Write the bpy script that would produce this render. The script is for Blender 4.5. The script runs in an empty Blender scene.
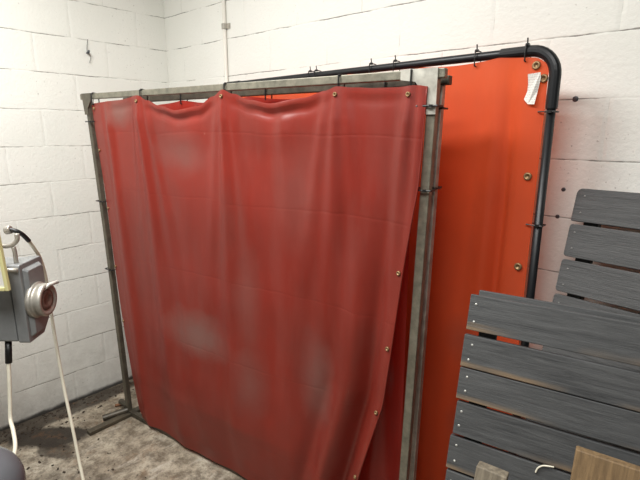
import bpy, bmesh, math, random
from mathutils import Vector as V, Matrix, noise
random.seed(7)
scene = bpy.context.scene
col = scene.collection
PI = math.pi

# ------------------------------------------------------------------ camera
YAW, PITCH, ROLL = -0.727179, -0.228401, 0.005033
CAM = V((2.99425, -1.81188, 1.71833)); F = 469.5
_cy, _sy, _cx, _sx = math.cos(YAW), math.sin(YAW), math.cos(PITCH), math.sin(PITCH)
FW = V((_sy*_cx, _cy*_cx, _sx)); _r = V((_cy, -_sy, 0)); _u = _r.cross(FW)
RT = _r*math.cos(ROLL) + _u*math.sin(ROLL); UP = -_r*math.sin(ROLL) + _u*math.cos(ROLL)
cam = bpy.data.cameras.new('camera'); cam.lens = F/640*36; cam.sensor_width = 36; cam.sensor_fit = 'HORIZONTAL'
cam.clip_start = 0.02
co = bpy.data.objects.new('camera', cam); col.objects.link(co)
M3 = Matrix((RT, UP, -FW)).transposed()
co.matrix_world = Matrix.Translation(CAM) @ M3.to_4x4()
scene.camera = co

def pt(u, v, dep):
    """a measured point of the photograph at a known distance -> room coordinates"""
    return CAM + (FW + RT*((u-320)/F) - UP*((v-240)/F))*dep

# ------------------------------------------------------------------ helpers
def tag(o, label=None, cat=None, group=None, kind=None):
    if label: o['label'] = label
    if cat: o['category'] = cat
    if group: o['group'] = group
    if kind: o['kind'] = kind
    return o

def empty(name, loc, rz=0.0, rot=None):
    o = bpy.data.objects.new(name, None); col.objects.link(o)
    o.location = loc; o.rotation_euler = (0, 0, rz); o.empty_display_size = .1
    if rot is not None: o.rotation_euler = rot
    bpy.context.view_layer.update()
    return o

def link(name, bm, mat, parent=None, smooth=False, bevel=0.0, seg=2, world=True):
    """bm is in room coordinates when world is True, else in the parent's own"""
    bmesh.ops.recalc_face_normals(bm, faces=bm.faces)
    me = bpy.data.meshes.new(name)
    if parent is not None and world:
        bm.transform(mw(parent).inverted())
    if smooth:
        for f in bm.faces: f.smooth = True
    bm.to_mesh(me); bm.free()
    o = bpy.data.objects.new(name, me); col.objects.link(o)
    me.materials.append(mat)
    if parent is not None: o.parent = parent
    if bevel > 0:
        b = o.modifiers.new('bevel', 'BEVEL'); b.width = bevel; b.segments = seg; b.limit_method = 'ANGLE'; b.angle_limit = math.radians(40)
        b.harden_normals = False
    return o

def mw(o):
    m = o.matrix_basis.copy()
    p = o.parent
    while p is not None:
        m = p.matrix_basis @ m; p = p.parent
    return m

def add_box(bm, x0, x1, y0, y1, z0, z1, M=None):
    vs = [bm.verts.new((x, y, z)) for x in (x0, x1) for y in (y0, y1) for z in (z0, z1)]
    for q in ((0,1,3,2), (4,6,7,5), (0,4,5,1), (2,3,7,6), (0,2,6,4), (1,5,7,3)):
        bm.faces.new([vs[i] for i in q])
    if M is not None:
        for v in vs: v.co = M @ v.co
    return vs

def sweep(bm, path, prof, up=V((0, 0, 1)), closed_ends=True):
    """carry a 2-D outline along a path; prof is a list of (side, up) pairs"""
    path = [V(p) for p in path]; n = len(path); rings = []
    prev = None
    for i, p in enumerate(path):
        a = path[max(i-1, 0)]; b = path[min(i+1, n-1)]
        t = (b-a).normalized()
        if prev is None:
            s = t.cross(up)
            if s.length < 1e-4: s = t.cross(V((0, 1, 0)))
            s.normalize()
        else:
            s = prev - t*prev.dot(t); s.normalize()
        prev = s
        w = s.cross(t).normalized()
        k = 1.0
        if 0 < i < n-1:
            c = (path[i]-a).normalized().dot((b-path[i]).normalized())
            k = 1.0/max(.5, math.sqrt((1+c)/2))
        rings.append([bm.verts.new(p + s*q[0]*k + w*q[1]*k) for q in prof])
    m = len(prof)
    for i in range(n-1):
        for j in range(m):
            bm.faces.new((rings[i][j], rings[i][(j+1) % m], rings[i+1][(j+1) % m], rings[i+1][j]))
    if closed_ends:
        bm.faces.new(rings[0][::-1]); bm.faces.new(rings[-1])

def circ(r, n=12): return [(r*math.cos(2*PI*i/n), r*math.sin(2*PI*i/n)) for i in range(n)]
def rect(w, h): return [(-w/2, -h/2), (w/2, -h/2), (w/2, h/2), (-w/2, h/2)]

def spline(pts, sub=8):
    pts = [V(p) for p in pts]; out = []
    q = [pts[0]*2-pts[1]] + pts + [pts[-1]*2-pts[-2]]
    for i in range(1, len(q)-2):
        p0, p1, p2, p3 = q[i-1], q[i], q[i+1], q[i+2]
        for k in range(sub):
            t = k/sub
            out.append(.5*((2*p1)+(p2-p0)*t+(2*p0-5*p1+4*p2-p3)*t*t+(3*p1-p0-3*p2+p3)*t**3))
    out.append(pts[-1]); return out

def lathe(bm, prof, M=None, n=32):
    """prof: (axial x, radius) pairs around the local x axis"""
    rings = []
    for x, r in prof:
        rings.append([bm.verts.new((x, r*math.cos(2*PI*i/n), r*math.sin(2*PI*i/n))) for i in range(n)])
    for a, b in zip(rings, rings[1:]):
        for i in range(n): bm.faces.new((a[i], a[(i+1) % n], b[(i+1) % n], b[i]))
    bm.faces.new(rings[0][::-1]); bm.faces.new(rings[-1])
    if M is not None:
        for r in rings:
            for v in r: v.co = M @ v.co

def prism(bm, outline, axis_pts):
    """outline: list of points (V); axis_pts: extrusion vector"""
    a = [bm.verts.new(p) for p in outline]; b = [bm.verts.new(p+axis_pts) for p in outline]
    bm.faces.new(a[::-1]); bm.faces.new(b)
    for i in range(len(a)):
        j = (i+1) % len(a); bm.faces.new((a[i], a[j], b[j], b[i]))

def interp(tab, x):
    if x <= tab[0][0]: return tab[0][1]
    for (x0, y0), (x1, y1) in zip(tab, tab[1:]):
        if x <= x1:
            t = (x-x0)/(x1-x0)
            return y0+(y1-y0)*t
    return tab[-1][1]

def sinterp(tab, x):
    if x <= tab[0][0]: return tab[0][1]
    for (x0, y0), (x1, y1) in zip(tab, tab[1:]):
        if x <= x1:
            t = (x-x0)/(x1-x0); t = t*t*(3-2*t)
            return y0+(y1-y0)*t
    return tab[-1][1]

# ------------------------------------------------------------------ materials
class NT:
    def __init__(s, name):
        s.m = bpy.data.materials.new(name); s.m.use_nodes = True
        s.t = s.m.node_tree; s.t.nodes.clear()
        s.out = s.n('ShaderNodeOutputMaterial')
    def n(s, kind, **kw):
        x = s.t.nodes.new(kind)
        for k, v in kw.items(): setattr(x, k, v)
        return x
    def l(s, a, b): s.t.links.new(a, b)
    def set(s, sock, v):
        if hasattr(v, 'is_linked') or isinstance(v, bpy.types.NodeSocket): s.l(v, sock)
        else: sock.default_value = v
    def coord(s, scale=(1, 1, 1), loc=(0, 0, 0), rot=(0, 0, 0), kind='Object'):
        tc = s.n('ShaderNodeTexCoord'); mp = s.n('ShaderNodeMapping')
        s.l(tc.outputs[kind], mp.inputs['Vector'])
        mp.inputs['Scale'].default_value = scale; mp.inputs['Location'].default_value = loc; mp.inputs['Rotation'].default_value = rot
        return mp.outputs['Vector']
    def noise(s, vec, scale, detail=4, rough=.55, dist=0):
        x = s.n('ShaderNodeTexNoise'); s.l(vec, x.inputs['Vector'])
        x.inputs['Scale'].default_value = scale; x.inputs['Detail'].default_value = detail
        x.inputs['Roughness'].default_value = rough; x.inputs['Distortion'].default_value = dist
        return x.outputs['Fac']
    def ramp(s, fac, stops):
        x = s.n('ShaderNodeValToRGB'); s.l(fac, x.inputs['Fac'])
        e = x.color_ramp.elements
        while len(e) < len(stops): e.new(.5)
        for q, (p, c) in zip(e, stops):
            q.position = p; q.color = (c, c, c, 1) if isinstance(c, (int, float)) else (*c, 1)
        return x.outputs['Color']
    def mix(s, fac, a, b, mode='MIX'):
        x = s.n('ShaderNodeMix', data_type='RGBA', blend_type=mode)
        s.set(x.inputs[0], fac)
        s.set(x.inputs[6], a if not isinstance(a, tuple) else (*a, 1)); s.set(x.inputs[7], b if not isinstance(b, tuple) else (*b, 1))
        return x.outputs[2]
    def math(s, op, a, b=0.0, c=0.0, clamp=False):
        x = s.n('ShaderNodeMath', operation=op); x.use_clamp = clamp
        s.set(x.inputs[0], a); s.set(x.inputs[1], b); s.set(x.inputs[2], c)
        return x.outputs[0]
    def bump(s, h, strength=.3, dist=.01, normal=None):
        x = s.n('ShaderNodeBump'); s.l(h, x.inputs['Height'])
        x.inputs['Strength'].default_value = strength; x.inputs['Distance'].default_value = dist
        if normal is not None: s.l(normal, x.inputs['Normal'])
        return x.outputs['Normal']
    def bsdf(s, color, rough=.5, metal=0.0, normal=None, spec=.5, connect=True, **kw):
        x = s.n('ShaderNodeBsdfPrincipled')
        s.set(x.inputs['Base Color'], (*color, 1) if isinstance(color, tuple) else color)
        s.set(x.inputs['Roughness'], rough); s.set(x.inputs['Metallic'], metal)
        x.inputs['Specular IOR Level'].default_value = spec
        for k, v in kw.items(): s.set(x.inputs[k], v)
        if normal is not None: s.l(normal, x.inputs['Normal'])
        if connect: s.l(x.outputs[0], s.out.inputs['Surface'])
        return x.outputs[0]

def srgb(r, g, b):
    f = lambda c: (c/255/12.92) if c/255 <= .04045 else ((c/255+.055)/1.055)**2.4
    return (f(r), f(g), f(b))

def simple(name, rgb, rough=.5, metal=0.0, var=.12, scale=25, bump=0.05):
    t = NT(name); v = t.coord()
    n = t.noise(v, scale)
    c = srgb(*rgb)
    k = t.ramp(n, [(.3, tuple(x*(1-var) for x in c)), (.7, tuple(min(1, x*(1+var)) for x in c))])
    t.bsdf(k, rough, metal, t.bump(n, bump, .002) if bump else None)
    return t.m

def block_wall(name, along, shift):
    """painted concrete blocks, 406 x 203 mm, in running bond; along = axis that runs along the wall"""
    t = NT(name); g = t.n('ShaderNodeTexCoord').outputs['Object']
    sx = t.n('ShaderNodeSeparateXYZ'); t.l(g, sx.inputs[0])
    wob = t.noise(g, 7, 3); w2 = t.math('MULTIPLY', t.math('SUBTRACT', wob, .5), .010)
    U = t.math('ADD', sx.outputs[along], shift); Z = t.math('ADD', sx.outputs['Z'], w2)
    row = t.math('FLOOR', t.math('DIVIDE', Z, .203))
    odd = t.math('MODULO', t.math('ADD', row, 100), 2.0)           # 1 on odd courses
    off = t.math('MULTIPLY', t.math('SUBTRACT', 1.0, odd), .203)   # even courses shifted by half a block
    uu = t.math('ADD', t.math('ADD', U, off), 40.6)
    du = t.math('ABSOLUTE', t.math('SUBTRACT', t.math('MODULO', t.math('ADD', uu, .203), .406), .203))
    zz = t.math('ADD', Z, 20.3)
    dz = t.math('ABSOLUTE', t.math('SUBTRACT', t.math('MODULO', t.math('ADD', zz, .1015), .203), .1015))
    # joint profile: shallow struck groove, softly filled with paint
    jh = t.math('SMOOTH_MIN', t.math('DIVIDE', dz, .005), 1.0, .4)
    jv = t.math('SMOOTH_MIN', t.math('DIVIDE', du, .012), 1.0, .5)
    jh = t.math('MINIMUM', jh, 1.0); jv = t.math('MINIMUM', jv, 1.0)
    # uneven filling of the joints
    fill = t.ramp(t.noise(g, 2.3, 3), [(.38, .08), (.70, .8)])
    ridge = t.math('MULTIPLY', t.math('SUBTRACT', jv, 1.0), .75)
    groove = t.math('MULTIPLY', t.math('SUBTRACT', jh, 1.0), fill)
    h1 = t.math('ADD', groove, ridge)
    rough_n = t.noise(g, 55, 6, .65); lump = t.noise(g, 9, 4)
    tone = t.noise(g, 1.1, 3)
    pock = t.ramp(t.noise(g, 75, 2, .5), [(.66, 0), (.74, 1)])
    pk2 = t.math('MULTIPLY', pock, t.ramp(t.noise(g, 2.2, 3), [(.45, 0), (.7, 1)]))
    base = t.ramp(tone, [(.3, srgb(229, 230, 222)), (.7, srgb(238, 238, 231))])
    # hairline cracks along the bed joints, only in places
    crack_w = t.math('LESS_THAN', dz, t.math('MULTIPLY', t.noise(g, 40, 3), .0040))
    crack_m = t.ramp(t.noise(g, 3.6, 4, .6), [(.44, 0), (.54, 1)])
    crack = t.math('MULTIPLY', crack_w, crack_m)
    vcrack_w = t.math('LESS_THAN', du, t.math('MULTIPLY', t.noise(g, 40, 3), .0026))
    vcrack = t.math('MULTIPLY', vcrack_w, t.ramp(t.noise(g, 5.1, 4, .6), [(.50, 0), (.58, 1)]))
    c = t.mix(t.math('MULTIPLY', crack, .75), base, srgb(92, 86, 78))
    c = t.mix(t.math('MULTIPLY', vcrack, .35), c, srgb(120, 114, 104))
    c = t.mix(t.math('MULTIPLY', pk2, .65), c, srgb(120, 112, 100))
    # splashed grime climbing up from the floor
    zn = t.math('ADD', sx.outputs['Z'], t.math('MULTIPLY', t.noise(g, 6, 5), .5))
    gr = t.ramp(zn, [(.20, 1.0), (.45, .62), (.80, .30), (1.15, 0.0)])
    gn = t.ramp(t.noise(g, 12, 6, .7), [(.35, .35), (.7, 1)])
    c = t.mix(t.math('MULTIPLY', t.math('MULTIPLY', gr, gn), .62), c, srgb(122, 112, 98))
    foot = t.ramp(t.math('ADD', sx.outputs['Z'], t.math('MULTIPLY', t.noise(g, 14, 4), .03)), [(.030, 1), (.048, 0)])
    c = t.mix(t.math('MULTIPLY', foot, .92), c, srgb(46, 42, 38))
    h = t.math('ADD', t.math('MULTIPLY', h1, 1.0), t.math('MULTIPLY', rough_n, .95))
    h = t.math('ADD', h, t.math('MULTIPLY', lump, .6)); h = t.math('SUBTRACT', h, t.math('MULTIPLY', crack, .7))
    t.bsdf(c, .55, 0, t.bump(h, .45, .006), spec=.35)
    return t.m

def concrete_floor():
    t = NT('concrete'); g = t.coord()
    a = t.noise(g, 2.2, 6, .6); b = t.noise(g, 14, 8, .75); f = t.noise(g, 70, 4, .7)
    st = t.noise(t.coord(scale=(6, 1.4, 1), rot=(0, 0, .55)), 3, 6, .7)
    c = t.ramp(a, [(.3, srgb(122, 110, 94)), (.5, srgb(172, 161, 142)), (.72, srgb(208, 200, 182))])
    c = t.mix(t.ramp(b, [(.40, .75), (.58, 0)]), c, srgb(84, 72, 58))
    c = t.mix(t.ramp(st, [(.55, 0), (.72, .6)]), c, srgb(205, 198, 184))
    c = t.mix(t.ramp(f, [(.3, .5), (.5, 0)]), c, srgb(70, 60, 50))
    tc = t.n('ShaderNodeTexCoord').outputs['Object']
    def patch(cx, cy, rx, ry, rot, wob=.5):
        m = t.n('ShaderNodeMapping'); m.vector_type = 'TEXTURE'; t.l(tc, m.inputs['Vector'])
        m.inputs['Location'].default_value = (cx, cy, 0); m.inputs['Rotation'].default_value = (0, 0, rot); m.inputs['Scale'].default_value = (rx, ry, 1)
        ln = t.n('ShaderNodeVectorMath', operation='LENGTH'); t.l(m.outputs[0], ln.inputs[0])
        d = t.math('ADD', ln.outputs['Value'], t.math('MULTIPLY', t.math('SUBTRACT', t.noise(tc, 9, 5, .65), .5), wob*2))
        return t.ramp(d, [(.72, 1), (1.0, 0)])
    # old oil stain, and dirt swept up along the walls
    for p, k in ((patch(.27, -1.07, .27, .115, .83, .4), .96), (patch(.42, -1.10, .13, .07, .5, .6), .75), (patch(.06, -1.05, .09, .9, 0, .35), .85), (patch(.9, -1.2, .4, .25, .2, .9), .30)):
        c = t.mix(t.math('MULTIPLY', p, k), c, srgb(50, 44, 38))
    rb = t.ramp(t.noise(g, 8, 5, .7), [(.56, 0), (.68, .6)])
    c = t.mix(t.math('MULTIPLY', rb, .7), c, srgb(120, 84, 52))
    h = t.math('ADD', t.math('MULTIPLY', b, .6), t.math('MULTIPLY', f, .5))
    t.bsdf(c, t.ramp(a, [(.3, .55), (.7, .8)]), 0, t.bump(h, .6, .008), spec=.3)
    return t.m

def vinyl(name, base, through, dust, dust_amt, patches, rough=.36, trans=.22, clear=.10, creases=(), grime=0.0):
    """tinted welding-curtain vinyl: partly see-through, dusty in places"""
    t = NT(name); g = t.coord()
    n1 = t.noise(g, 1.7, 4); n2 = t.noise(t.coord(scale=(3.5, 3.5, .6)), 3.0, 5, .6); n3 = t.noise(g, 34, 5, .7)
    c = t.ramp(n1, [(.3, tuple(x*.88 for x in srgb(*base))), (.7, tuple(min(1, x*1.1) for x in srgb(*base)))])
    d = t.math('MULTIPLY', t.ramp(n2, [(.42, 0), (.75, 1)]), dust_amt)
    tc = t.n('ShaderNodeTexCoord').outputs['Object']
    for (x, y, z), (rx, rz), k in patches:
        m = t.n('ShaderNodeMapping'); m.vector_type = 'TEXTURE'; t.l(tc, m.inputs['Vector'])
        m.inputs['Location'].default_value = (x, y, z); m.inputs['Scale'].default_value = (rx, 1.0, rz)
        ln = t.n('ShaderNodeVectorMath', operation='LENGTH'); t.l(m.outputs[0], ln.inputs[0])
        q = t.math('ADD', ln.outputs['Value'], t.math('MULTIPLY', t.math('SUBTRACT', t.noise(tc, 6, 4, .6), .5), .9))
        d = t.math('MAXIMUM', d, t.math('MULTIPLY', t.ramp(q, [(.15, 1), (1.0, 0)]), k))
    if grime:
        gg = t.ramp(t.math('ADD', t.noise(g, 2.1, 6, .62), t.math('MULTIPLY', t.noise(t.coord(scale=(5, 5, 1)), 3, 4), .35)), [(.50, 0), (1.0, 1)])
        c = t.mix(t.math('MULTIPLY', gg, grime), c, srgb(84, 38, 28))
    d = t.math('MULTIPLY', d, t.ramp(n3, [(.2, .75), (.7, 1)]))
    c = t.mix(d, c, srgb(*dust))
    # small pale scuffs
    sc = t.ramp(t.noise(t.coord(scale=(9, 9, 2.5)), 5.5, 5, .7), [(.70, 0), (.76, .35)])
    c = t.mix(sc, c, srgb(196, 150, 130))
    nb = t.bump(t.noise(g, 5.5, 3, .5), .16, .02)
    nb = t.bump(n3, .08, .002, nb)
    if creases:
        sz = t.n('ShaderNodeSeparateXYZ'); t.l(tc, sz.inputs[0])
        zz = t.math('ADD', sz.outputs['Z'], t.math('MULTIPLY', t.noise(g, 2.0, 3), .07))
        hh = None
        for z in creases:
            q = t.math('MINIMUM', t.math('DIVIDE', t.math('ABSOLUTE', t.math('SUBTRACT', zz, z)), .007), 1.0)
            hh = q if hh is None else t.math('MINIMUM', hh, q)
        nb = t.bump(hh, .18, .003, nb)
    pr = t.bsdf(c, t.math('ADD', rough, t.math('MULTIPLY', d, .25)), 0, nb, spec=.5, connect=False)
    tl = t.n('ShaderNodeBsdfTranslucent'); tl.inputs['Color'].default_value = (*srgb(*through), 1); t.l(nb, tl.inputs['Normal'])
    tp = t.n('ShaderNodeBsdfTransparent'); tp.inputs['Color'].default_value = (*srgb(*through), 1)
    m1 = t.n('ShaderNodeMixShader'); m1.inputs[0].default_value = trans; t.l(pr, m1.inputs[1]); t.l(tl.outputs[0], m1.inputs[2])
    m2 = t.n('ShaderNodeMixShader'); m2.inputs[0].default_value = clear; t.l(m1.outputs[0], m2.inputs[1]); t.l(tp.outputs[0], m2.inputs[2])
    t.l(m2.outputs[0], t.out.inputs['Surface'])
    return t.m

def boards(name, dark, light, worn, worn_amt, scale=1.0, emboss=False):
    """weathered board; the grain runs along the local x axis; z runs across, 0..1 over the width in UV-free units"""
    t = NT(name)
    oi = t.n('ShaderNodeObjectInfo'); tc = t.n('ShaderNodeTexCoord')
    ad = t.n('ShaderNodeVectorMath', operation='ADD'); t.l(tc.outputs['Object'], ad.inputs[0])
    sc = t.n('ShaderNodeVectorMath', operation='SCALE'); sc.inputs[0].default_value = (7.3, 3.1, 5.7); t.l(oi.outputs['Random'], sc.inputs['Scale']); t.l(sc.outputs[0], ad.inputs[1])
    mp = t.n('ShaderNodeMapping'); t.l(ad.outputs[0], mp.inputs['Vector']); mp.inputs['Scale'].default_value = (1.0*scale, 8*scale, 14*scale)
    v = mp.outputs[0]
    gr = t.noise(v, 7, 8, .7, .4 if not emboss else 1.3); fine = t.noise(ad.outputs[0], 60, 5, .7); big = t.noise(v, 1.3, 3)
    c = t.ramp(gr, [(.30, srgb(*dark)), (.68, srgb(*light))])
    c = t.mix(t.ramp(big, [(.4, 0), (.7, .35)]), c, tuple(x*1.25 for x in srgb(*light)))
    if worn_amt:
        # paint rubbed away along the lower arris
        sep = t.n('ShaderNodeSeparateXYZ'); t.l(tc.outputs['Object'], sep.inputs[0])
        e = t.math('ADD', sep.outputs['Z'], t.math('MULTIPLY', t.noise(mp.outputs[0], 1.6, 4, .6), .05))
        w = t.ramp(t.math('ADD', e, .5), [(.484, 1), (.497, 0)])
        k = t.ramp(t.noise(ad.outputs[0], 2.0, 3), [(.36, 0), (.50, 1)])
        c = t.mix(t.math('MULTIPLY', t.math('MULTIPLY', w, k), worn_amt), c, srgb(*worn))
    h = t.math('ADD', t.math('MULTIPLY', gr, 1.0), t.math('MULTIPLY', fine, .35))
    t.bsdf(c, t.ramp(gr, [(.3, .5), (.7, .68)]), 0, t.bump(h, .45 if not emboss else .7, .004), spec=.4)
    return t.m

def galvanised(name, a, b, metal=.75):
    t = NT(name); g = t.coord()
    n = t.noise(g, 26, 6, .7); n2 = t.noise(g, 4, 4)
    c = t.ramp(n, [(.32, srgb(*a)), (.66, srgb(*b))])
    c = t.mix(t.ramp(n2, [(.5, 0), (.72, .5)]), c, srgb(112, 100, 82))
    t.bsdf(c, t.ramp(n, [(.3, .38), (.7, .6)]), metal, t.bump(n, .15, .002))
    return t.m

M = {}
M['wall_l'] = block_wall('painted_block_left', 'Y', .203)
M['wall_b'] = block_wall('painted_block_back', 'X', 0.0)
M['floor'] = concrete_floor()
M['ceil'] = simple('ceiling_paint', (205, 203, 196), .8)
M['tube'] = galvanised('galvanised_steel', (108, 106, 94), (148, 144, 128), .4)
M['tube2'] = galvanised('galvanised_steel_bright', (150, 146, 136), (192, 188, 176), .5)
M['plate'] = galvanised('zinc_corner_plate', (176, 174, 164), (206, 204, 192), .4)
M['dark_tube'] = galvanised('dull_steel', (84, 80, 70), (116, 110, 96), .5)
M['black'] = simple('black_powder_coat', (19, 21, 24), .4, 0, .2, 40)
M['tie'] = simple('black_nylon', (22, 22, 22), .45, 0, .1, 60, 0)
M['brass'] = simple('brass', (150, 122, 88), .45, .6, .15, 60)
M['label'] = None
M['white_cable'] = simple('white_cable', (226, 220, 200), .55, 0, .08, 30)
M['conduit'] = simple('white_painted_conduit', (228, 224, 214), .5, 0, .05, 20)
M['grey_paint'] = simple('grey_hammer_paint', (132, 134, 134), .36, .1, .10, 30, .08)
M['grey_dark'] = simple('dark_grey_paint', (74, 77, 80), .35, .2, .12, 20, .05)
M['motor_grey'] = simple('motor_enamel', (98, 102, 106), .24, .1, .06, 10, 0)
M['cast'] = simple('cast_aluminium', (176, 172, 162), .42, .55, .2, 30, .12)
M['rusty'] = simple('rusty_core', (112, 84, 74), .6, .2, .35, 60, .2)
M['grimy_shaded'] = galvanised('grimy_shaded_steel', (52, 48, 40), (84, 78, 66), .3)
M['rust'] = simple('rust', (110, 74, 48), .75, .1, .3, 40, .2)
M['cream'] = simple('cream_edge', (226, 220, 160), .4, 0, .05, 20, 0)
M['white_panel'] = simple('white_enamel', (240, 239, 232), .35, 0, .03, 20, 0)
M['steel'] = simple('bright_steel', (206, 204, 196), .35, .3, .1, 40)
M['nail'] = simple('nail_head', (212, 212, 206), .35, .6, .1, 90, 0)
M['nail_painted'] = simple('painted_nail', (120, 120, 118), .4, .2, .1, 90, 0)
M['slat_a'] = boards('charcoal_slat', (50, 51, 52), (83, 84, 84), (128, 108, 84), .8)
M['slat_b'] = boards('embossed_grey_slat', (62, 63, 63), (90, 90, 90), (118, 104, 86), 0, 1.0, True)
M['batten'] = boards('dark_batten', (34, 34, 34), (54, 54, 53), (90, 80, 66), 0)
M['tan'] = boards('tan_plank', (84, 68, 50), (146, 120, 86), (150, 130, 100), 0, .9)
M['stake'] = boards('weathered_stake', (84, 76, 66), (146, 136, 118), (150, 130, 100), 0, .9)
M['dirt'] = simple('dirt_crumbs', (62, 52, 42), .9, 0, .4, 60, .2)
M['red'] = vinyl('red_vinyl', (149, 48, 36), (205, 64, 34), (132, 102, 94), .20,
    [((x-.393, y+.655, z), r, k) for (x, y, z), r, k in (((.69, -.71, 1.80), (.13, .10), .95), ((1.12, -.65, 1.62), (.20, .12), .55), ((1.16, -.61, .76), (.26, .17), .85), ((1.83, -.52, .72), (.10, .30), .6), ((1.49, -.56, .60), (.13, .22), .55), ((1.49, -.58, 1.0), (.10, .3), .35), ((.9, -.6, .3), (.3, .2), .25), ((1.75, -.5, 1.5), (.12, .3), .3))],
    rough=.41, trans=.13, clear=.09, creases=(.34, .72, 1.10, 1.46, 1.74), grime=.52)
M['red_dark'] = vinyl('red_vinyl_worn', (158, 48, 38), (200, 50, 30), (128, 108, 104), .2, [((2.1-.5, .1, .78), (.03, .12), .6)], rough=.4, trans=.16, clear=.14)
M['orange'] = vinyl('orange_red_vinyl', (224, 89, 50), (242, 110, 54), (112, 84, 70), .18, [((2.38-.7, -.16, .55), (.16, .16), .6), ((2.3-.7, -.16, .95), (.10, .12), .4)], rough=.38, trans=.34, clear=.10)

def label_mat():
    t = NT('paper_label'); g = t.coord()
    w = t.n('ShaderNodeTexWave', bands_direction='Z'); t.l(g, w.inputs['Vector']); w.inputs['Scale'].default_value = 42; w.inputs['Distortion'].default_value = 7; w.inputs['Detail'].default_value = 3; w.inputs['Detail Scale'].default_value = 9
    c = t.mix(t.ramp(w.outputs['Fac'], [(.1, .45), (.22, 0)]), srgb(232, 228, 220), srgb(120, 112, 108))
    t.bsdf(c, .6); return t.m
M['label'] = label_mat()

# ------------------------------------------------------------------ setting
def struct(name, bm, mat):
    o = link(name, bm, mat); o['kind'] = 'structure'; return o
XR, YF, H = 5.4, -5.0, 3.1
b = bmesh.new(); add_box(b, -.15, XR, YF, .15, -.12, 0); struct('floor', b, M['floor'])
b = bmesh.new(); add_box(b, -.15, 0, YF, .15, 0, H); struct('wall_left', b, M['wall_l'])
b = bmesh.new(); add_box(b, 0, XR, 0, .15, 0, H); struct('wall_back', b, M['wall_b'])
b = bmesh.new(); add_box(b, -.15, XR, YF, .15, H, H+.1); struct('ceiling', b, M['ceil'])

# ceiling lights (above the photograph's upper edge)
def ceiling_light(x, y, rz, power, label):
    r = empty('ceiling_light', (x, y, H), rz)
    b = bmesh.new(); add_box(b, -.62, .62, -.09, .09, -.06, -.001); link('light_housing', b, M['white_panel'], r, bevel=.006, world=False)
    t = NT('lit_tube'); e = t.n('ShaderNodeEmission'); e.inputs['Color'].default_value = (1, .96, .9, 1); e.inputs['Strength'].default_value = 6; t.l(e.outputs[0], t.out.inputs['Surface'])
    for s in (-1, 1):
        b = bmesh.new(); sweep(b, [(-.59, s*.045, -.075), (.59, s*.045, -.075)], circ(.013)); link('light_tube', b, t.m, r, smooth=True, world=False)
    tag(r, label, 'light', 'ceiling lights')
    ld = bpy.data.lights.new('tube_lamp', 'AREA'); ld.shape = 'RECTANGLE'; ld.size = 1.2; ld.size_y = .3; ld.energy = power; ld.color = (1, .992, .972)
    lo = bpy.data.objects.new('tube_lamp', ld); col.objects.link(lo); lo.parent = r; lo.location = (0, 0, -.10)
ceiling_light(1.35, -1.55, 0, 78, 'twin tube ceiling light over the left of the workshop')
ceiling_light(2.75, -2.05, 0, 66, 'twin tube ceiling light over the middle of the workshop')
w = bpy.data.worlds.new('world'); scene.world = w; w.use_nodes = True
w.node_tree.nodes['Background'].inputs[0].default_value = (1.0, .98, .96, 1); w.node_tree.nodes['Background'].inputs[1].default_value = .13

# painted conduit with its clip on the back wall
r = empty('wall_conduit', (.65, -.012, 1.2))
b = bmesh.new(); sweep(b, [(.65, -.012, 0.0), (.65, -.012, H)], circ(.011)); link('pipe', b, M['conduit'], r, smooth=True)
b = bmesh.new(); add_box(b, .628, .690, -.004, 0, 2.285, 2.315); sweep(b, [(.636, -.003, 2.30), (.638, -.022, 2.30), (.65, -.027, 2.30), (.662, -.022, 2.30), (.664, -.003, 2.30)], rect(.003, .026)); 
link('pipe_clip', b, M['cast'], r)
tag(r, 'thin white painted conduit running up the back wall above the first curtain', 'conduit')

# bits left on the walls: a hook with a wire, plugs in the block joints
p = pt(87, 53, 1)
d = (p-CAM).normalized(); hk = CAM + d*(-CAM.x/d.x)
r = empty('wall_hook', (0, hk.y, hk.z))
b = bmesh.new(); sweep(b, [(0, hk.y, hk.z), (.022, hk.y, hk.z), (.03, hk.y, hk.z+.012)], circ(.006, 8)); link('peg', b, M['grey_dark'], r, smooth=True)
b = bmesh.new(); sweep(b, spline([(.014, hk.y+.006, hk.z+.075), (.01, hk.y, hk.z+.04), (.013, hk.y-.003, hk.z+.005), (.014, hk.y+.012, hk.z-.02), (.009, hk.y+.006, hk.z-.055)]), circ(.0016, 6)); link('wire', b, M['grey_dark'], r, smooth=True)
tag(r, 'small dark hook with a scrap of wire on the left block wall', 'hook')

def plug(u, v, lab, rr=.008):
    d = (pt(u, v, 1)-CAM).normalized(); q = CAM + d*(-CAM.y/d.y)
    b = bmesh.new(); lathe(b, [(0, rr*1.2), (.0015, rr*1.2), (.0025, rr), (.0030, rr*.8)], Matrix.Translation(q) @ Matrix.Rotation(-PI/2, 4, 'Z'), 14)
    o = link('wall_plug', b, M['grey_dark'], None, smooth=True)
    tag(o, lab, 'wall plug', 'wall plugs in the back wall')
plug(575.5, 99, 'dark wall plug in the white blocks right of the black frame corner', .008)
plug(563.5, 189.5, 'upper of two dark wall plugs beside the top of the far slatted panel', .006)
plug(557.5, 216.5, 'lower of two dark wall plugs beside the far slatted panel, in a joint', .006)

# ------------------------------------------------------------------ screens
def frame_lerp(BL, BR, TL, TR, a, z, Lb, Lt, H0):
    """point on a screen's plane: a metres from the left post, z up"""
    t = z/H0
    left = BL.lerp(TL, t); right = BR.lerp(TR, t)
    L = Lb + (Lt-Lb)*t
    return left + (right-left)*(a/L)

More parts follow.
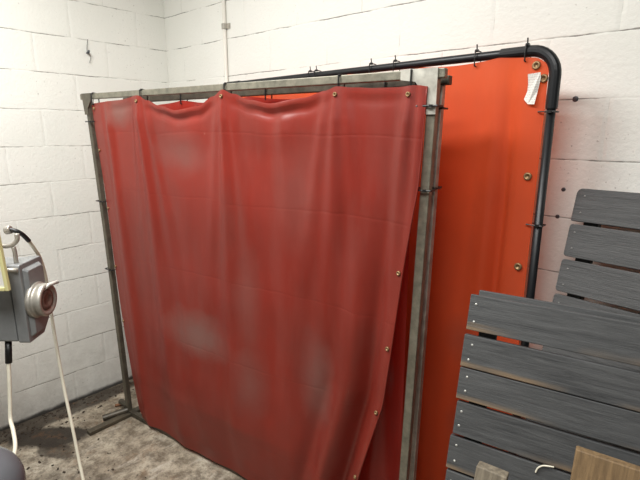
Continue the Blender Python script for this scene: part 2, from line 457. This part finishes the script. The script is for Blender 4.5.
class Screen:
    def __init__(s, BL, BR, TL, TR):
        s.BL, s.BR, s.TL, s.TR = map(V, (BL, BR, TL, TR)); s.H = s.TL.z
        s.Lb = (s.BR-s.BL).length; s.Lt = (s.TR-s.TL).length
        e = (s.BR-s.BL).normalized(); w = (s.TL-s.BL).normalized()
        s.n = e.cross(w).normalized(); s.e = e; s.w = w
        if s.n.y > 0: s.n = -s.n
    def at(s, a, z, off=0.0): return frame_lerp(s.BL, s.BR, s.TL, s.TR, a, z, s.Lb, s.Lt, s.H) + s.n*off

def grid_mesh(fn, nu, nv):
    b = bmesh.new(); vs = [[b.verts.new(fn(i/nu, j/nv)) for i in range(nu+1)] for j in range(nv+1)]
    for j in range(nv):
        for i in range(nu): b.faces.new((vs[j][i], vs[j][i+1], vs[j+1][i+1], vs[j+1][i]))
    return b

def loop_tie(parent, c, ax1, ax2, w, h, tail=None, r=.0028):
    """a cable tie around a tube: c centre, ax1/ax2 the section axes"""
    b = bmesh.new(); pts = []
    for k in range(17):
        a = 2*PI*k/16; x, y = math.cos(a), math.sin(a)
        m = max(abs(x), abs(y)); q = .75/m + .25
        pts.append(c + ax1*(x*q*w/2) + ax2*(y*q*h/2))
    sweep(b, pts, circ(r, 6))
    hd = pts[3]
    add_box(b, -.005, .005, -.005, .005, -.004, .004, Matrix.Translation(hd))
    if tail is not None: sweep(b, spline([hd, hd+tail*.5+V((0, 0, .003)), hd+tail], 4), rect(.004, .002))
    return link('cable_tie', b, M['tie'], parent)

def eyelet(parent, p, n, r=.010):
    b = bmesh.new()
    q = n.to_track_quat('X', 'Z').to_matrix().to_4x4()
    lathe(b, [(-.003, r*1.05), (.002, r*1.05), (.0045, r*.85), (.004, r*.55), (-.001, r*.42)], Matrix.Translation(p) @ q, 18)
    return link('eyelet', b, M['brass'], parent, smooth=True)

# ---- first screen: galvanised square tube, red curtain tied on
S1 = Screen((.393, -.655, 0), (2.19, -.42, 0), (.402, -.715, 1.885), (2.252, -.455, 1.89))
s1 = empty('welding_screen', S1.BL)
tag(s1, 'nearest welding screen, grey square tube frame with a wide dull red dusty curtain tied on', 'welding screen', 'welding screens along the back wall')
sq = rect(.028, .028)
e, n1 = S1.e, S1.n
b = bmesh.new(); sweep(b, [S1.BL, S1.BL.lerp(S1.TL, .62)+V((.009, .0, 0)), S1.TL+V((0, 0, -.014))], sq, up=n1); link('post', b, M['dark_tube'], s1, bevel=.003)
b = bmesh.new(); sweep(b, [S1.BR, S1.TR+V((0, 0, -.014))], rect(.031, .030), up=n1); link('post', b, M['tube'], s1, bevel=.003)
b = bmesh.new(); sweep(b, [S1.TL - e*.055, S1.TR + e*.036], sq); top1 = link('top_rail', b, M['tube'], s1, bevel=.003)
b = bmesh.new(); sweep(b, [S1.BL + V((0, 0, .019)) - e*.05, S1.BR + V((0, 0, .019))], sq); link('bottom_rail', b, M['grimy_shaded'], s1, bevel=.003)
# welded corner plate at the right, small gusset at the left
o = S1.TR + n1*.0155
def P2(a, z): return o + e*a + V((0, 0, z))
b = bmesh.new(); prism(b, [P2(-.105, .016), P2(.016, .016), P2(.016, -.12), P2(-.016, -.12), P2(-.016, -.070), P2(-.055, -.022), P2(-.105, -.015)], n1*.004); link('corner_plate', b, M['plate'], s1)
o = S1.TL + n1*.0155
b = bmesh.new(); prism(b, [P2(-.03, .016), P2(.05, .016), P2(.05, -.018), P2(.015, -.06), P2(.015, -.09), P2(-.015, -.09)], n1*.004); link('corner_plate', b, M['dark_tube'], s1)
# feet
b = bmesh.new(); sweep(b, [V((.345, -.80, .022)), S1.BL+V((.0, -.01, .035))], circ(.018)); link('foot', b, M['grimy_shaded'], s1, bevel=.002)
b = bmesh.new(); sweep(b, [V((.30, -.665, .055)), S1.BL+V((0, 0, .055))], circ(.017)); link('foot', b, M['grimy_shaded'], s1, bevel=.002)
fd = V((.03, -1, 0)).normalized()
b = bmesh.new(); sweep(b, [S1.BL + V((.012, -.0, .012)) - fd*.30, S1.BL + V((.012, 0, .012)) + fd*.26], rect(.042, .022)); link('foot', b, M['grimy_shaded'], s1, bevel=.003)
b = bmesh.new(); sweep(b, [S1.BR + V((0, 0, .012)) - fd*.02, S1.BR + V((0, 0, .012)) + fd*.30], rect(.042, .022)); link('foot', b, M['grimy_shaded'], s1, bevel=.003)

LEFT1 = [(-.05, .185), (.02, .150), (.09, .115), (.30, .085), (.55, .068), (.97, .055), (1.36, .048), (1.62, .040), (1.90, .032)]
RIGHT1 = [(-.05, 1.545), (.34, 1.655), (.744, 1.758), (1.226, 1.808), (1.537, 1.846), (1.66, 1.850), (1.90, 1.856)]
TOP1 = [(.02, 1.848), (.065, 1.850), (.30, 1.858), (.46, 1.874), (.52, 1.850), (.60, 1.826), (.716, 1.803), (.85, 1.816), (.94, 1.852), (1.0, 1.876), (1.05, 1.858), (1.14, 1.832), (1.245, 1.815), (1.40, 1.830), (1.49, 1.850), (1.537, 1.862), (1.60, 1.856), (1.68, 1.851), (1.76, 1.850), (1.82, 1.853), (1.87, 1.846)]
TIES1 = [.065, .46, 1.0, 1.537, 1.80]
def gauss(x, m, s): return math.exp(-((x-m)/s)**2)
def curtain1(u, v):
    # v 0 at the top, 1 at the bottom
    zb = .032
    z = 1.85*(1-v) + zb*v
    for _ in range(2):
        a = interp(LEFT1, z)*(1-u) + interp(RIGHT1, z)*u
        zt = sinterp(TOP1, a)
        z = zt*(1-v) + zb*v
    dn = zt - z                                  # distance below the hem
    h = .026
    # pockets hanging between two ties: the hem flops forward, a trough runs under it
    for (a0, a1, k) in ((.46, 1.0, 1.0), (1.0, 1.537, 1.0), (.163, .46, .25), (1.537, 1.82, .25)):
        if a0 < a < a1:
            q = (a-a0)/(a1-a0); m = math.sin(PI*q)**1.2
            h += k*m*(.011*gauss(dn, .010, .016) - .011*gauss(dn, .040, .014) + .008*gauss(dn, .10, .07))
    # folds that run down from each tie and spread
    dd = max(dn, 0)
    for (a0, drift, amp, w0, w1, L) in ((.46, .055, .030, .020, .060, 1.6), (.50, .17, .016, .018, .05, .9), (.43, -.06, .016, .018, .05, .8),
                                         (1.0, -.01, .026, .018, .055, 1.5), (1.03, .12, .014, .02, .05, .7), (.97, -.14, .014, .02, .05, .7),
                                         (1.537, -.04, .024, .018, .06, 1.4), (1.57, .08, .012, .02, .05, .7), (1.50, -.17, .016, .02, .06, .9),
                                         (1.80, -.07, .020, .016, .05, 1.9), (1.84, -.02, .014, .012, .03, 1.9), (.20, .02, .018, .02, .04, 1.9), (1.30, .03, .012, .03, .07, 2.2)):
        h += amp*gauss(a, a0+drift*dd, w0+(w1-w0)*min(dd/.8, 1))*math.exp(-dd/L)*min(1, .35+dd*6)
    # long soft waves of the lower half, the right edge drawn forward into a pleat
    low = min(1, max(0, (dn-.2)/1.2))
    h += low*(.009*math.sin(a*11+.6+.5*math.sin(z*2)) + .004*math.sin(a*23+1.9+z*1.2))
    edge = interp(RIGHT1, z) - a
    h += low*(.045*gauss(edge, .0, .04) - .042*gauss(edge, .085, .030) + .038*gauss(edge, .165, .045) - .020*gauss(edge, .26, .04))
    h += .05*low*gauss(a, .9, .5)*(1-min(1, z*0+max(0, (.35-z)/.35)))
    lo = max(0, 1-z/.12); h = h*(1-.5*lo) + .014*lo
    h = h*min(1, .22+max(0, a-interp(LEFT1, z))/.10*.78)
    h += .006*noise.noise(V((a*3.1, z*2.2, 1.7)))
    zz = z
    if v > .97 and .2 < a < .5: zz = z + .01*gauss(a, .33, .08)
    return S1.at(a, zz, h)
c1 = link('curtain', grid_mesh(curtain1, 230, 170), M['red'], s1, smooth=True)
c1['label'] = 'dull red curtain with grey dust patches and long folds'
# raised hem line down the free right edge
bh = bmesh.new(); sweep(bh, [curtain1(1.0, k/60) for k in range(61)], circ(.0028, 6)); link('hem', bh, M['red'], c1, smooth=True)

def on1(u, v):
    p = curtain1(u, v); q1 = curtain1(min(u+.004, 1), v)-curtain1(u-.004, v); q2 = curtain1(u, min(1, v+.004))-curtain1(u, max(0, v-.004))
    n = q1.cross(q2).normalized()
    return p, (n if n.dot(S1.n) > 0 else -n)
for vv in (.33, .485, .63, .80, .93):
    p, n = on1(.992, vv); eyelet(c1, p+n*.002, n, .0075)
for a in TIES1:
    ue = (a-.036)/(1.856-.036); p, n = on1(min(.985, max(.008, ue)), .012); eyelet(c1, p+n*.002+V((0, 0, -.004)), n, .0075)
for vv in (.13, .30, .48, .66):
    p, n = on1(.010, vv); eyelet(c1, p+n*.002, n, .007)
for a in TIES1[:]:
    c = S1.TL.lerp(S1.TR, a/S1.Lt) + V((0, 0, -.014)) + n1*.003
    loop_tie(s1, c, n1, V((0, 0, 1)), .040, .058, tail=n1*.004 + V((random.uniform(-.004, .004), 0, -.06)))
for z, L in ((1.795, S1.Lt), (1.535, S1.Lt)):
    c = S1.at(1.815 - .0*z, z, .006) + e*.0
    loop_tie(s1, S1.BR.lerp(S1.TR, z/1.89) + n1*.004 - e*.008, e, n1, .070, .052, tail=-e*.045)
for z in (1.76, 1.34, .95):
    loop_tie(s1, S1.BL.lerp(S1.TL, z/1.885) + e*.012, e, n1, .068, .046)

# ---- second screen: the same kind of frame close behind
S2 = Screen((.50, -.50, 0), (2.187, -.352, 0), (.510, -.542, 1.872), (2.240, -.400, 1.874))
s2 = empty('welding_screen', S2.BL)
tag(s2, 'middle welding screen, square tube frame and dark red curtain, mostly hidden behind the nearest one', 'welding screen', 'welding screens along the back wall')
e2, n2 = S2.e, S2.n
sq2 = rect(.028, .028)
b = bmesh.new(); sweep(b, [S2.BL, S2.TL-V((0, 0, .014))], sq2, up=n2); link('post', b, M['dark_tube'], s2, bevel=.003)
b = bmesh.new(); sweep(b, [S2.BR, S2.TR-V((0, 0, .014))], rect(.032, .028), up=n2); link('post', b, M['tube2'], s2, bevel=.003)
b = bmesh.new(); sweep(b, [S2.TL-e2*.05, S2.TR+e2*.036], sq2); link('top_rail', b, M['grimy_shaded'], s2, bevel=.003)  # darker steel colour paints in the shade on this rail
b = bmesh.new(); sweep(b, [S2.BL+V((0, 0, .019)), S2.BR+V((0, 0, .019))], sq2); link('bottom_rail', b, M['dark_tube'], s2, bevel=.003)
def curtain2(u, v):
    a = .04 + u*(S2.Lb-.065); z = (1.856-.018*math.sin(PI*((a*2.2) % 1)))*(1-v) + .05*v
    h = .016 + .010*math.sin(a*19+z) + .006*math.sin(a*41+2)+.010*gauss(a, 1.60-.05*(1.8-z), .03)
    return S2.at(a, z, h)
c2 = link('curtain', grid_mesh(curtain2, 150, 60), M['red_dark'], s2, smooth=True)
c2['label'] = 'dark red curtain glimpsed past the free edge of the nearer curtain'
for z in (1.80, 1.545):
    loop_tie(s2, S2.BR.lerp(S2.TR, z/1.885), e2, n2, .05, .046, tail=e2*.03)
for a in (.45, 1.0, 1.55):
    c = S2.TL.lerp(S2.TR, a/S2.Lt); loop_tie(s2, c+V((0, 0, -.008)), n2, V((0, 0, 1)), .04, .052)

# ---- third screen: black round tube with rounded corners, orange curtain
A = V((.70, -.085, 0)); B = V((2.522, -.20, 0))
e3 = (B-A).normalized(); n3 = e3.cross(V((0, 0, 1))); n3 = n3 if n3.y < 0 else -n3
s3 = empty('welding_screen', A)
tag(s3, 'farthest welding screen, black round tube frame with bright orange curtain against the back wall', 'welding screen', 'welding screens along the back wall')
ZT, RC = 1.966, .078
def arc(cx, cz, a0, a1, k=9): return [(cx+RC*math.cos(a0+(a1-a0)*i/k), cz+RC*math.sin(a0+(a1-a0)*i/k)) for i in range(k+1)]
L3 = (B-A).length
def P3(x, z, off=0): return A + e3*x + V((0, 0, z)) + n3*off
lc = arc(RC, ZT-RC, PI, PI/2); rc = arc(L3-RC, ZT-RC, PI/2, 0)
b = bmesh.new(); sweep(b, [P3(*q) for q in lc] + [P3(*q) for q in rc], circ(.0145, 14), up=n3); link('top_rail', b, M['black'], s3, smooth=True)
for x, cc in ((0, lc), (L3, rc)):
    b = bmesh.new(); sweep(b, [P3(x, 0.02), P3(x, ZT-RC)], circ(.0135, 14), up=n3); link('post', b, M['black'], s3, smooth=True)
    # socketed corner sleeve
    b = bmesh.new(); xs = 1 if x == 0 else -1
    pth = [P3(x, ZT-RC-.10)] + [P3(*q) for q in (cc if x == 0 else cc[::-1])] + [P3(x+xs*(RC+.10), ZT)]
    sweep(b, pth, circ(.0178, 14), up=n3); link('corner_sleeve', b, M['black'], s3, smooth=False, bevel=.002)
    b = bmesh.new(); sweep(b, [P3(x, .018)+n3*.22, P3(x, .018)-n3*(.06 if x else .06)], circ(.0175, 12)); link('foot', b, M['black'], s3, smooth=True)
def curtain3(u, v):
    x = .05 + u*(L3-.067); zt = ZT-.012-.010*abs(math.sin(PI*x/.33)) - .022*gauss(u, 1, .014)
    z = zt*(1-v) + .06*v
    r = L3-.04-x
    h = .004 + .010*math.sin(x*8.2+.8) + .005*math.sin(x*17+z*1.5) - .030*gauss(r, .085+.01*(1.9-z), .022)*min(1, v*4) + .007*gauss(r, .14, .03) + .02*gauss(r, .33+.22*(z-1.2), .10)*gauss(z, 1.3, .5)
    h += .004*noise.noise(V((x*4, z*3, 4.4)))
    return P3(x, z, h)
c3 = link('curtain', grid_mesh(curtain3, 150, 90), M['orange'], s3, smooth=True)
c3['label'] = 'bright orange red curtain with a pale vertical crease'
def on3(u, v):
    p = curtain3(u, v); return p, n3
for v in (.036,): 
    p, n = on3(.979, .012); eyelet(c3, p+n*.004, n, .0125)
for z in (1.893, 1.578, 1.272, .93, .55):
    p, n = on3(.9935 if z > 1.7 else .984, (1.94-z)/1.88); eyelet(c3, p+n*.004, n, .0125)
for u in (.45, .62, .79):
    p, n = on3(u, .014); eyelet(c3, p+n*.004, n, .010)
# paper label hanging in the corner
q0, _ = on3(.981, .032); q0 = q0 + n3*.012
def LB(x, z): return q0 + e3*x + V((0, 0, z)) + n3*(.006*math.sin(z*40))
b = bmesh.new()
out = [(q[0]*.74, q[1]*.74) for q in ((-.030, .018), (.022, .022), (.024, .0), (.014, -.050), (.008, -.106), (-.020, -.104), (-.040, -.084), (-.030, -.05), (-.028, -.02))]
prism(b, [LB(*q) for q in out], n3*.001); link('paper_label', b, M['label'], s3)
for x in (L3-.09, L3-.26, L3-.60, L3-.72, L3-1.04, L3-1.08):
    loop_tie(s3, P3(x, ZT-.006), n3, V((0, 0, 1)), .044, .052, tail=V((0, 0, .020))+n3*.003, r=.0022)
for z in (1.78, 1.42, .95, .5):
    loop_tie(s3, P3(L3-.008, z), e3, n3, .052, .040, tail=None, r=.002)

# ------------------------------------------------------------------ slatted panels
def slatted_panel(TL, d, dn, widths, length, thick, mat, label, name, nails, round_top=False, skew=()):
    d = V(d).normalized(); dn = V(dn); dn = (dn - d*dn.dot(d)).normalized()
    nn = d.cross(dn); nn = nn if nn.y < 0 else -nn
    TL = V(TL)
    base = TL + dn*(-TL.z/dn.z)
    root = empty(name, base); tag(root, label, 'slatted panel', 'slatted wooden panels against the wall')
    s0 = 0.0
    Rm = Matrix((d, -nn, -dn)).transposed().to_4x4()           # slat axes: x along, y into the wall, z up the panel
    for k, (gap, w) in enumerate(widths):
        s0 += gap
        c = TL + dn*(s0 + w/2)
        sk = skew[k] if k < len(skew) else 0.0
        Mx = Matrix.Translation(c) @ Rm @ Matrix.Rotation(sk, 4, 'Y')
        o = bpy.data.objects.new('slat', None)
        b = bmesh.new()
        x0 = random.uniform(-.003, .003)
        if round_top and k == 0:
            rr = .018; o2 = [V((x0, 0, -w/2)), V((length, 0, -w/2)), V((length, 0, w/2))] + [V((x0+rr-rr*math.sin(t), 0, w/2-rr+rr*math.cos(t))) for t in [PI/2*i/6 for i in range(7)]]
            prism(b, o2, V((0, thick, 0)))
        else:
            rr = .010 if round_top else .002
            o2 = [V((length, 0, -w/2)), V((length, 0, w/2))] + [V((x0+rr-rr*math.sin(t), 0, w/2-rr+rr*math.cos(t))) for t in [PI/2*i/4 for i in range(5)]] + [V((x0+rr-rr*math.cos(t), 0, -w/2+rr-rr*math.sin(t))) for t in [PI/2*i/4 for i in range(5)]]
            prism(b, o2, V((0, thick, 0)))
        sl = link('slat', b, mat, None, bevel=.0022)
        sl.parent = root; sl.matrix_parent_inverse = Matrix.Identity(4)
        sl.matrix_basis = mw(root).inverted() @ Mx
        for xx in nails:
            for zz in (-.25, .25):
                b = bmesh.new(); lathe(b, [(-.001, .0034), (.0008, .0032), (.0014, .0021)], Matrix.Translation((xx+random.uniform(-.003, .003), 0, zz*w+random.uniform(-.004, .004))) @ Matrix.Rotation(-PI/2, 4, 'Z'), 10)
                nl = link('nail', b, M['nail'] if not round_top else M['nail_painted'], None, smooth=True); nl.parent = sl
        s0 += w
    tot = s0
    for xx in (.030, length*.5, length-.09):
        b = bmesh.new(); add_box(b, xx, xx+.045, thick, thick+.028, -tot+.006, -.004)
        Mx = Matrix.Translation(TL) @ Rm
        bt = link('batten', b, M['batten'], None, bevel=.002); bt.parent = root; bt.matrix_basis = mw(root).inverted() @ Mx
    return root, Rm, TL, nn, d, dn

W1 = [(0, .098), (.014, .0885), (.0035, .0865), (.0075, .090), (.0075, .090), (.006, .09)] + [(.0075, .090)]*7
pf = slatted_panel((2.488, -.612, 1.280), (.385, .068, 0.0), (.029, -.130, -.502), W1, .93, .021, M['slat_a'],
    'nearer dark grey slatted panel with nailed slat ends, leaning in front of the orange curtain', 'slatted_panel', (.020,), skew=(-.002, .002, 0, .002))
# a second rail behind the top slat
root, Rm, TLf, nnf, df, dnf = pf
b = bmesh.new(); add_box(b, .010, .93, .050, .072, -.055, .012); rl = link('back_rail', b, M['slat_a'], None, bevel=.002); rl.parent = root; rl.matrix_basis = mw(root).inverted() @ (Matrix.Translation(TLf) @ Rm)
W2 = [(0, .108)] + [(.010, .108)]*11
pb = slatted_panel((2.604, -.100, 1.540), (.178, -.030, .002), (.014, -.085, -.318), W2, .86, .022, M['slat_b'],
    'farther grey slatted panel with a rounded top corner, standing against the white block wall', 'slatted_panel', (.022,), round_top=True)

# planks in front of the nearer panel
def leaning(u, v, dep, d, length, width, thick, mat, name, label, cat, ex=0.0):
    """rectangular timber with its upper left front corner at a measured point, leaning like the panel behind"""
    TL = pt(u, v, dep); d = V(d).normalized(); dn = dnf - d*dnf.dot(d); dn.normalize(); nn = d.cross(dn); nn = nn if nn.y < 0 else -nn
    length = TL.z/(-dn.z) - .002
    Rm = Matrix((-dn, -nn, d)).transposed().to_4x4()     # x up the timber (grain), y into the wall, z sideways
    b = bmesh.new(); add_box(b, 0, length, 0, thick, 0, width)
    o = link(name, b, mat, None, bevel=.003); o.matrix_basis = Matrix.Translation(TL + dn*length) @ Rm
    tag(o, label, cat); return o
leaning(576, 449, 1.045, (.385, .068, -.012), .7, .30, .030, M['tan'], 'plank', 'worn tan plank standing in front of the nearer slatted panel', 'plank')
leaning(476.5, 465.5, 1.16, (.385, .068, -.02), .7, .072, .040, M['stake'], 'timber_stake', 'short weathered grey timber stake before the lower left of the nearer slatted panel', 'timber')

# bent white wire lying on a slat
def on_plane(u, v, off):
    dr = pt(u, v, 1)-CAM; t = ((TLf + nnf*off - CAM).dot(nnf))/dr.dot(nnf); return CAM + dr*t
b = bmesh.new(); sweep(b, spline([on_plane(535.5, 472.5, .003), on_plane(538, 468, .004), on_plane(543, 465.8, .005), on_plane(549, 466.3, .005), on_plane(554, 467.2, .003)]), circ(.0020, 8))
o = link('bent_wire', b, M['white_cable'], None, smooth=True); tag(o, 'short bent white wire caught between two slats of the nearer panel', 'wire')

# ------------------------------------------------------------------ machine and its switch box at the left edge
AZ = math.radians(47)
X = V((math.sin(AZ), math.cos(AZ), 0)); ROT = math.atan2(X.y, X.x)
cbox = pt(34.5, 299.5, 1.30)
sb = empty('switch_box', cbox, ROT)
tag(sb, 'grey metal switch box with a round rotary handle, by the left wall', 'switch box')
WB, HB, OY = .108, .222, .010
def chamfer_outline(w, h, ch, x):
    return [V((x, y+OY, z)) for y, z in ((-w/2, -h/2+.004), (-w/2+.004, -h/2), (w/2-ch, -h/2), (w/2, -h/2+ch), (w/2, h/2-.008), (w/2-.008, h/2), (-w/2+.004, h/2), (-w/2, h/2-.004))]
b = bmesh.new(); prism(b, chamfer_outline(WB*.97, HB*.97, .03, -.24), V((.205, 0, 0))); link('housing', b, M['grey_paint'], sb, bevel=.005, seg=3, world=False)
b = bmesh.new(); prism(b, chamfer_outline(WB, HB, .034, -.032), V((.030, 0, 0))); lid = link('lid', b, M['grey_paint'], sb, bevel=.004, seg=3, world=False)
b = bmesh.new()
lo = chamfer_outline(WB-.022, HB-.026, .030, -.002); hi = chamfer_outline(WB-.036, HB-.042, .026, .009)
va = [b.verts.new(p) for p in lo]; vb = [b.verts.new(p) for p in hi]
b.faces.new(va[::-1]); b.faces.new(vb)
for i in range(len(va)): b.faces.new((va[i], va[(i+1) % 8], vb[(i+1) % 8], vb[i]))
link('raised_panel', b, M['grey_paint'], lid, world=False, bevel=.0015)
b = bmesh.new(); lathe(b, [(.002, .050), (.012, .050), (.014, .047), (.015, .0445), (.022, .044), (.023, .0455), (.036, .0455), (.039, .043), (.039, .035), (.033, .031), (.033, .002)], None, 40)
hd = link('rotary_handle', b, M['cast'], sb, smooth=True, world=False)
b = bmesh.new(); lathe(b, [(.031, .030), (.0365, .028), (.0375, .017), (.034, .015), (.034, .001)], None, 28); link('handle_hub', b, M['rusty'], hd, smooth=True, world=False)
b = bmesh.new(); sweep(b, [(.032, -.012, .032), (.040, .008, .040), (.052, .032, .041)], circ(.0052, 10)); link('lever', b, M['steel'], hd, smooth=True, world=False)
for zz in (HB/2-.012,):
    b = bmesh.new(); sweep(b, [(-.05, -WB/2-.004+OY, zz), (-.004, -WB/2-.004+OY, zz)], circ(.006, 10)); link('hinge_pin', b, M['cast'], lid, smooth=True, world=False)
# lifting hook on top
b = bmesh.new()
zt = HB/2
sweep(b, spline([(-.075, -.02, zt-.003), (-.075, -.02, zt+.022), (-.073, -.02, zt+.040), (-.058, -.02, zt+.046)], 5), circ(.0055, 8))
sweep(b, spline([(-.022, -.02, zt-.003), (-.022, -.02, zt+.030), (-.024, -.02, zt+.044)], 5), circ(.0055, 8))
sweep(b, spline([(-.090, -.02, zt+.075), (-.080, -.02, zt+.052), (-.055, -.02, zt+.046), (-.030, -.02, zt+.048), (-.012, -.02, zt+.062), (-.010, -.02, zt+.080)], 5), circ(.006, 8))
link('hook', b, M['cast'], sb, smooth=True, world=False)
# cable gland with the flex below
g0 = pt(8.3, 340, 1.30); g1 = pt(8.8, 363, 1.30)
b = bmesh.new(); sweep(b, [g0, g1], circ(.0085, 12)); link('cable_gland', b, M['tie'], sb, smooth=True)
b = bmesh.new(); sweep(b, spline([g1+V((0, 0, .006)), pt(9.5, 385, 1.30), pt(10, 405, 1.30), pt(10.5, 420, 1.295), pt(13.5, 432, 1.27), pt(15, 450, 1.24), pt(8, 475, 1.2)]), circ(.0052, 10)); fx = link('cable', b, M['white_cable'], sb, smooth=True)

# machine: base, column, cover with cream edge, motor with domed end (mostly left of the frame)
colp = pt(-84, 300, 1.36)
mc = empty('machine', (colp.x, colp.y, 0), ROT)
tag(mc, 'grey machine at the left edge with a cream edged white cover and domed motor', 'machine')
b = bmesh.new(); add_box(b, -.24, .12, -.20, .18, 0, .05); link('base', b, M['grey_dark'], mc, bevel=.01, world=False)
b = bmesh.new(); add_box(b, -.05, .05, -.05, .05, .05, 1.62); link('column', b, M['grey_dark'], mc, bevel=.008, world=False)
k0 = pt(9.2, 291, 1.18); vz = V((0, 0, 1)); le = (RT*-1); le.z = 0; le = (le + V((0, 0, 0))).normalized(); fo = V((le.y, -le.x, 0)); fo = fo if fo.dot(CAM-k0) > 0 else -fo
def KB(a, z, o): return k0 + le*(a - .003 + .045*z) + vz*z + fo*o
b = bmesh.new()
prism(b, [KB(.012, .010, 0), KB(.22, .010, 0), KB(.22, .30, 0), KB(.012, .30, 0)], -fo*.012); cov = link('cover', b, M['white_panel'], mc)
b = bmesh.new()
prism(b, [KB(.002, 0, .004), KB(.011, 0, .004), KB(.011, .30, .004), KB(.002, .30, .004)], -fo*.012)
prism(b, [KB(.012, 0, .004), KB(.22, 0, .004), KB(.22, .010, .004), KB(.012, .010, .004)], -fo*.012)
link('cover_edge', b, M['cream'], cov, bevel=.002)
b = bmesh.new(); q = pt(-30, 262, 1.27); sweep(b, [V((q.x, q.y, q.z)), V((colp.x, colp.y, q.z))], rect(.03, .05)); link('bracket', b, M['grey_dark'], mc)
dm = pt(-27, 492, 1.08)
b = bmesh.new()
ax = V((0.0, 0.0, 1))
prof = [(-.16, .10), (0, .104)] + [(.104*math.sin(t)*.95, .104*math.cos(t)) for t in [PI/2*i/10 for i in range(1, 10)]]
q = ax.to_track_quat('X', 'Y').to_matrix().to_4x4()
lathe(b, prof, Matrix.Translation(dm) @ q, 40); link('motor', b, M['motor_grey'], mc, smooth=True)
b = bmesh.new(); sweep(b, [V((dm.x, dm.y, dm.z-.14)), V((colp.x, colp.y, dm.z-.14))], rect(.06, .04)); link('motor_arm', b, M['grey_dark'], mc)

# long white lead hanging from the machine head
c0 = pt(4.5, 230.5, 1.27); c1_ = pt(11, 229.5, 1.27)
wc = empty('power_lead', c0)
tag(wc, 'long white lead with a black sleeve looping down in front of the left wall', 'cable')
b = bmesh.new(); sweep(b, [c0+RT*.003, c1_], circ(.0115, 14)); link('plug', b, M['cast'], wc, smooth=False, bevel=.002)
slv = [c1_-RT*.004, pt(17, 231.5, 1.275), pt(23, 235, 1.29), pt(29, 241, 1.31)]
b = bmesh.new(); sweep(b, spline(slv), circ(.0062, 12)); link('sleeve', b, M['tie'], wc, smooth=True)
b = bmesh.new(); sweep(b, spline([pt(28, 240, 1.308), pt(34, 248, 1.34), pt(40, 258, 1.38), pt(45, 274, 1.43), pt(48.5, 294, 1.46), pt(52.5, 322, 1.47), pt(58, 355, 1.47), pt(64.5, 390, 1.47), pt(72, 425, 1.46), pt(79, 460, 1.45), pt(87, 500, 1.43), pt(94, 560, 1.41), V((1.62, -1.44, .12)), V((1.60, -1.50, .008)), V((1.50, -1.62, .007))]), circ(.0048, 10))
link('cable', b, M['white_cable'], wc, smooth=True)

# ------------------------------------------------------------------ things on the floor
def rod(a, c, r, name, mat, label, cat, group=None):
    b = bmesh.new(); sweep(b, [V(a), V(c)], circ(r, 10)); o = link(name, b, mat, None, smooth=False, bevel=.001); tag(o, label, cat, group)
def fl(u, v, z=0.0):
    dr = pt(u, v, 1)-CAM; return CAM + dr*((z-CAM.z)/dr.z)
rod(fl(115, 405.5, .012), fl(129, 403, .012), .009, 'rusty_rod', M['rust'], 'short rusty rod on the floor behind the left foot of the nearest screen', 'rod')
b = bmesh.new()
for k in range(420):
    if random.random() < .7: x, y = min(.28, abs(random.gauss(.05, .07))+.01), random.uniform(-1.45, -.05)
    else: x, y = random.uniform(.05, 1.1), random.uniform(-1.5, -.86)
    s = random.uniform(.002, .008)
    q = Matrix.Translation((x, y, s*.3)) @ Matrix.Rotation(random.uniform(0, 3), 4, 'Z')
    add_box(b, -s, s, -s*.6, s*.6, -s*.35, s*.35, q)
o = link('floor_debris', b, M['dirt']); tag(o, 'loose crumbs of dirt and grit scattered on the concrete along the left wall', 'debris', kind='stuff')

# ------------------------------------------------------------------ look
vs = scene.view_settings
scene.display_settings.display_device = 'sRGB'
vs.view_transform = 'Standard'; vs.look = 'None'; vs.exposure = -0.30; vs.gamma = 1.0; vs.use_curve_mapping = False
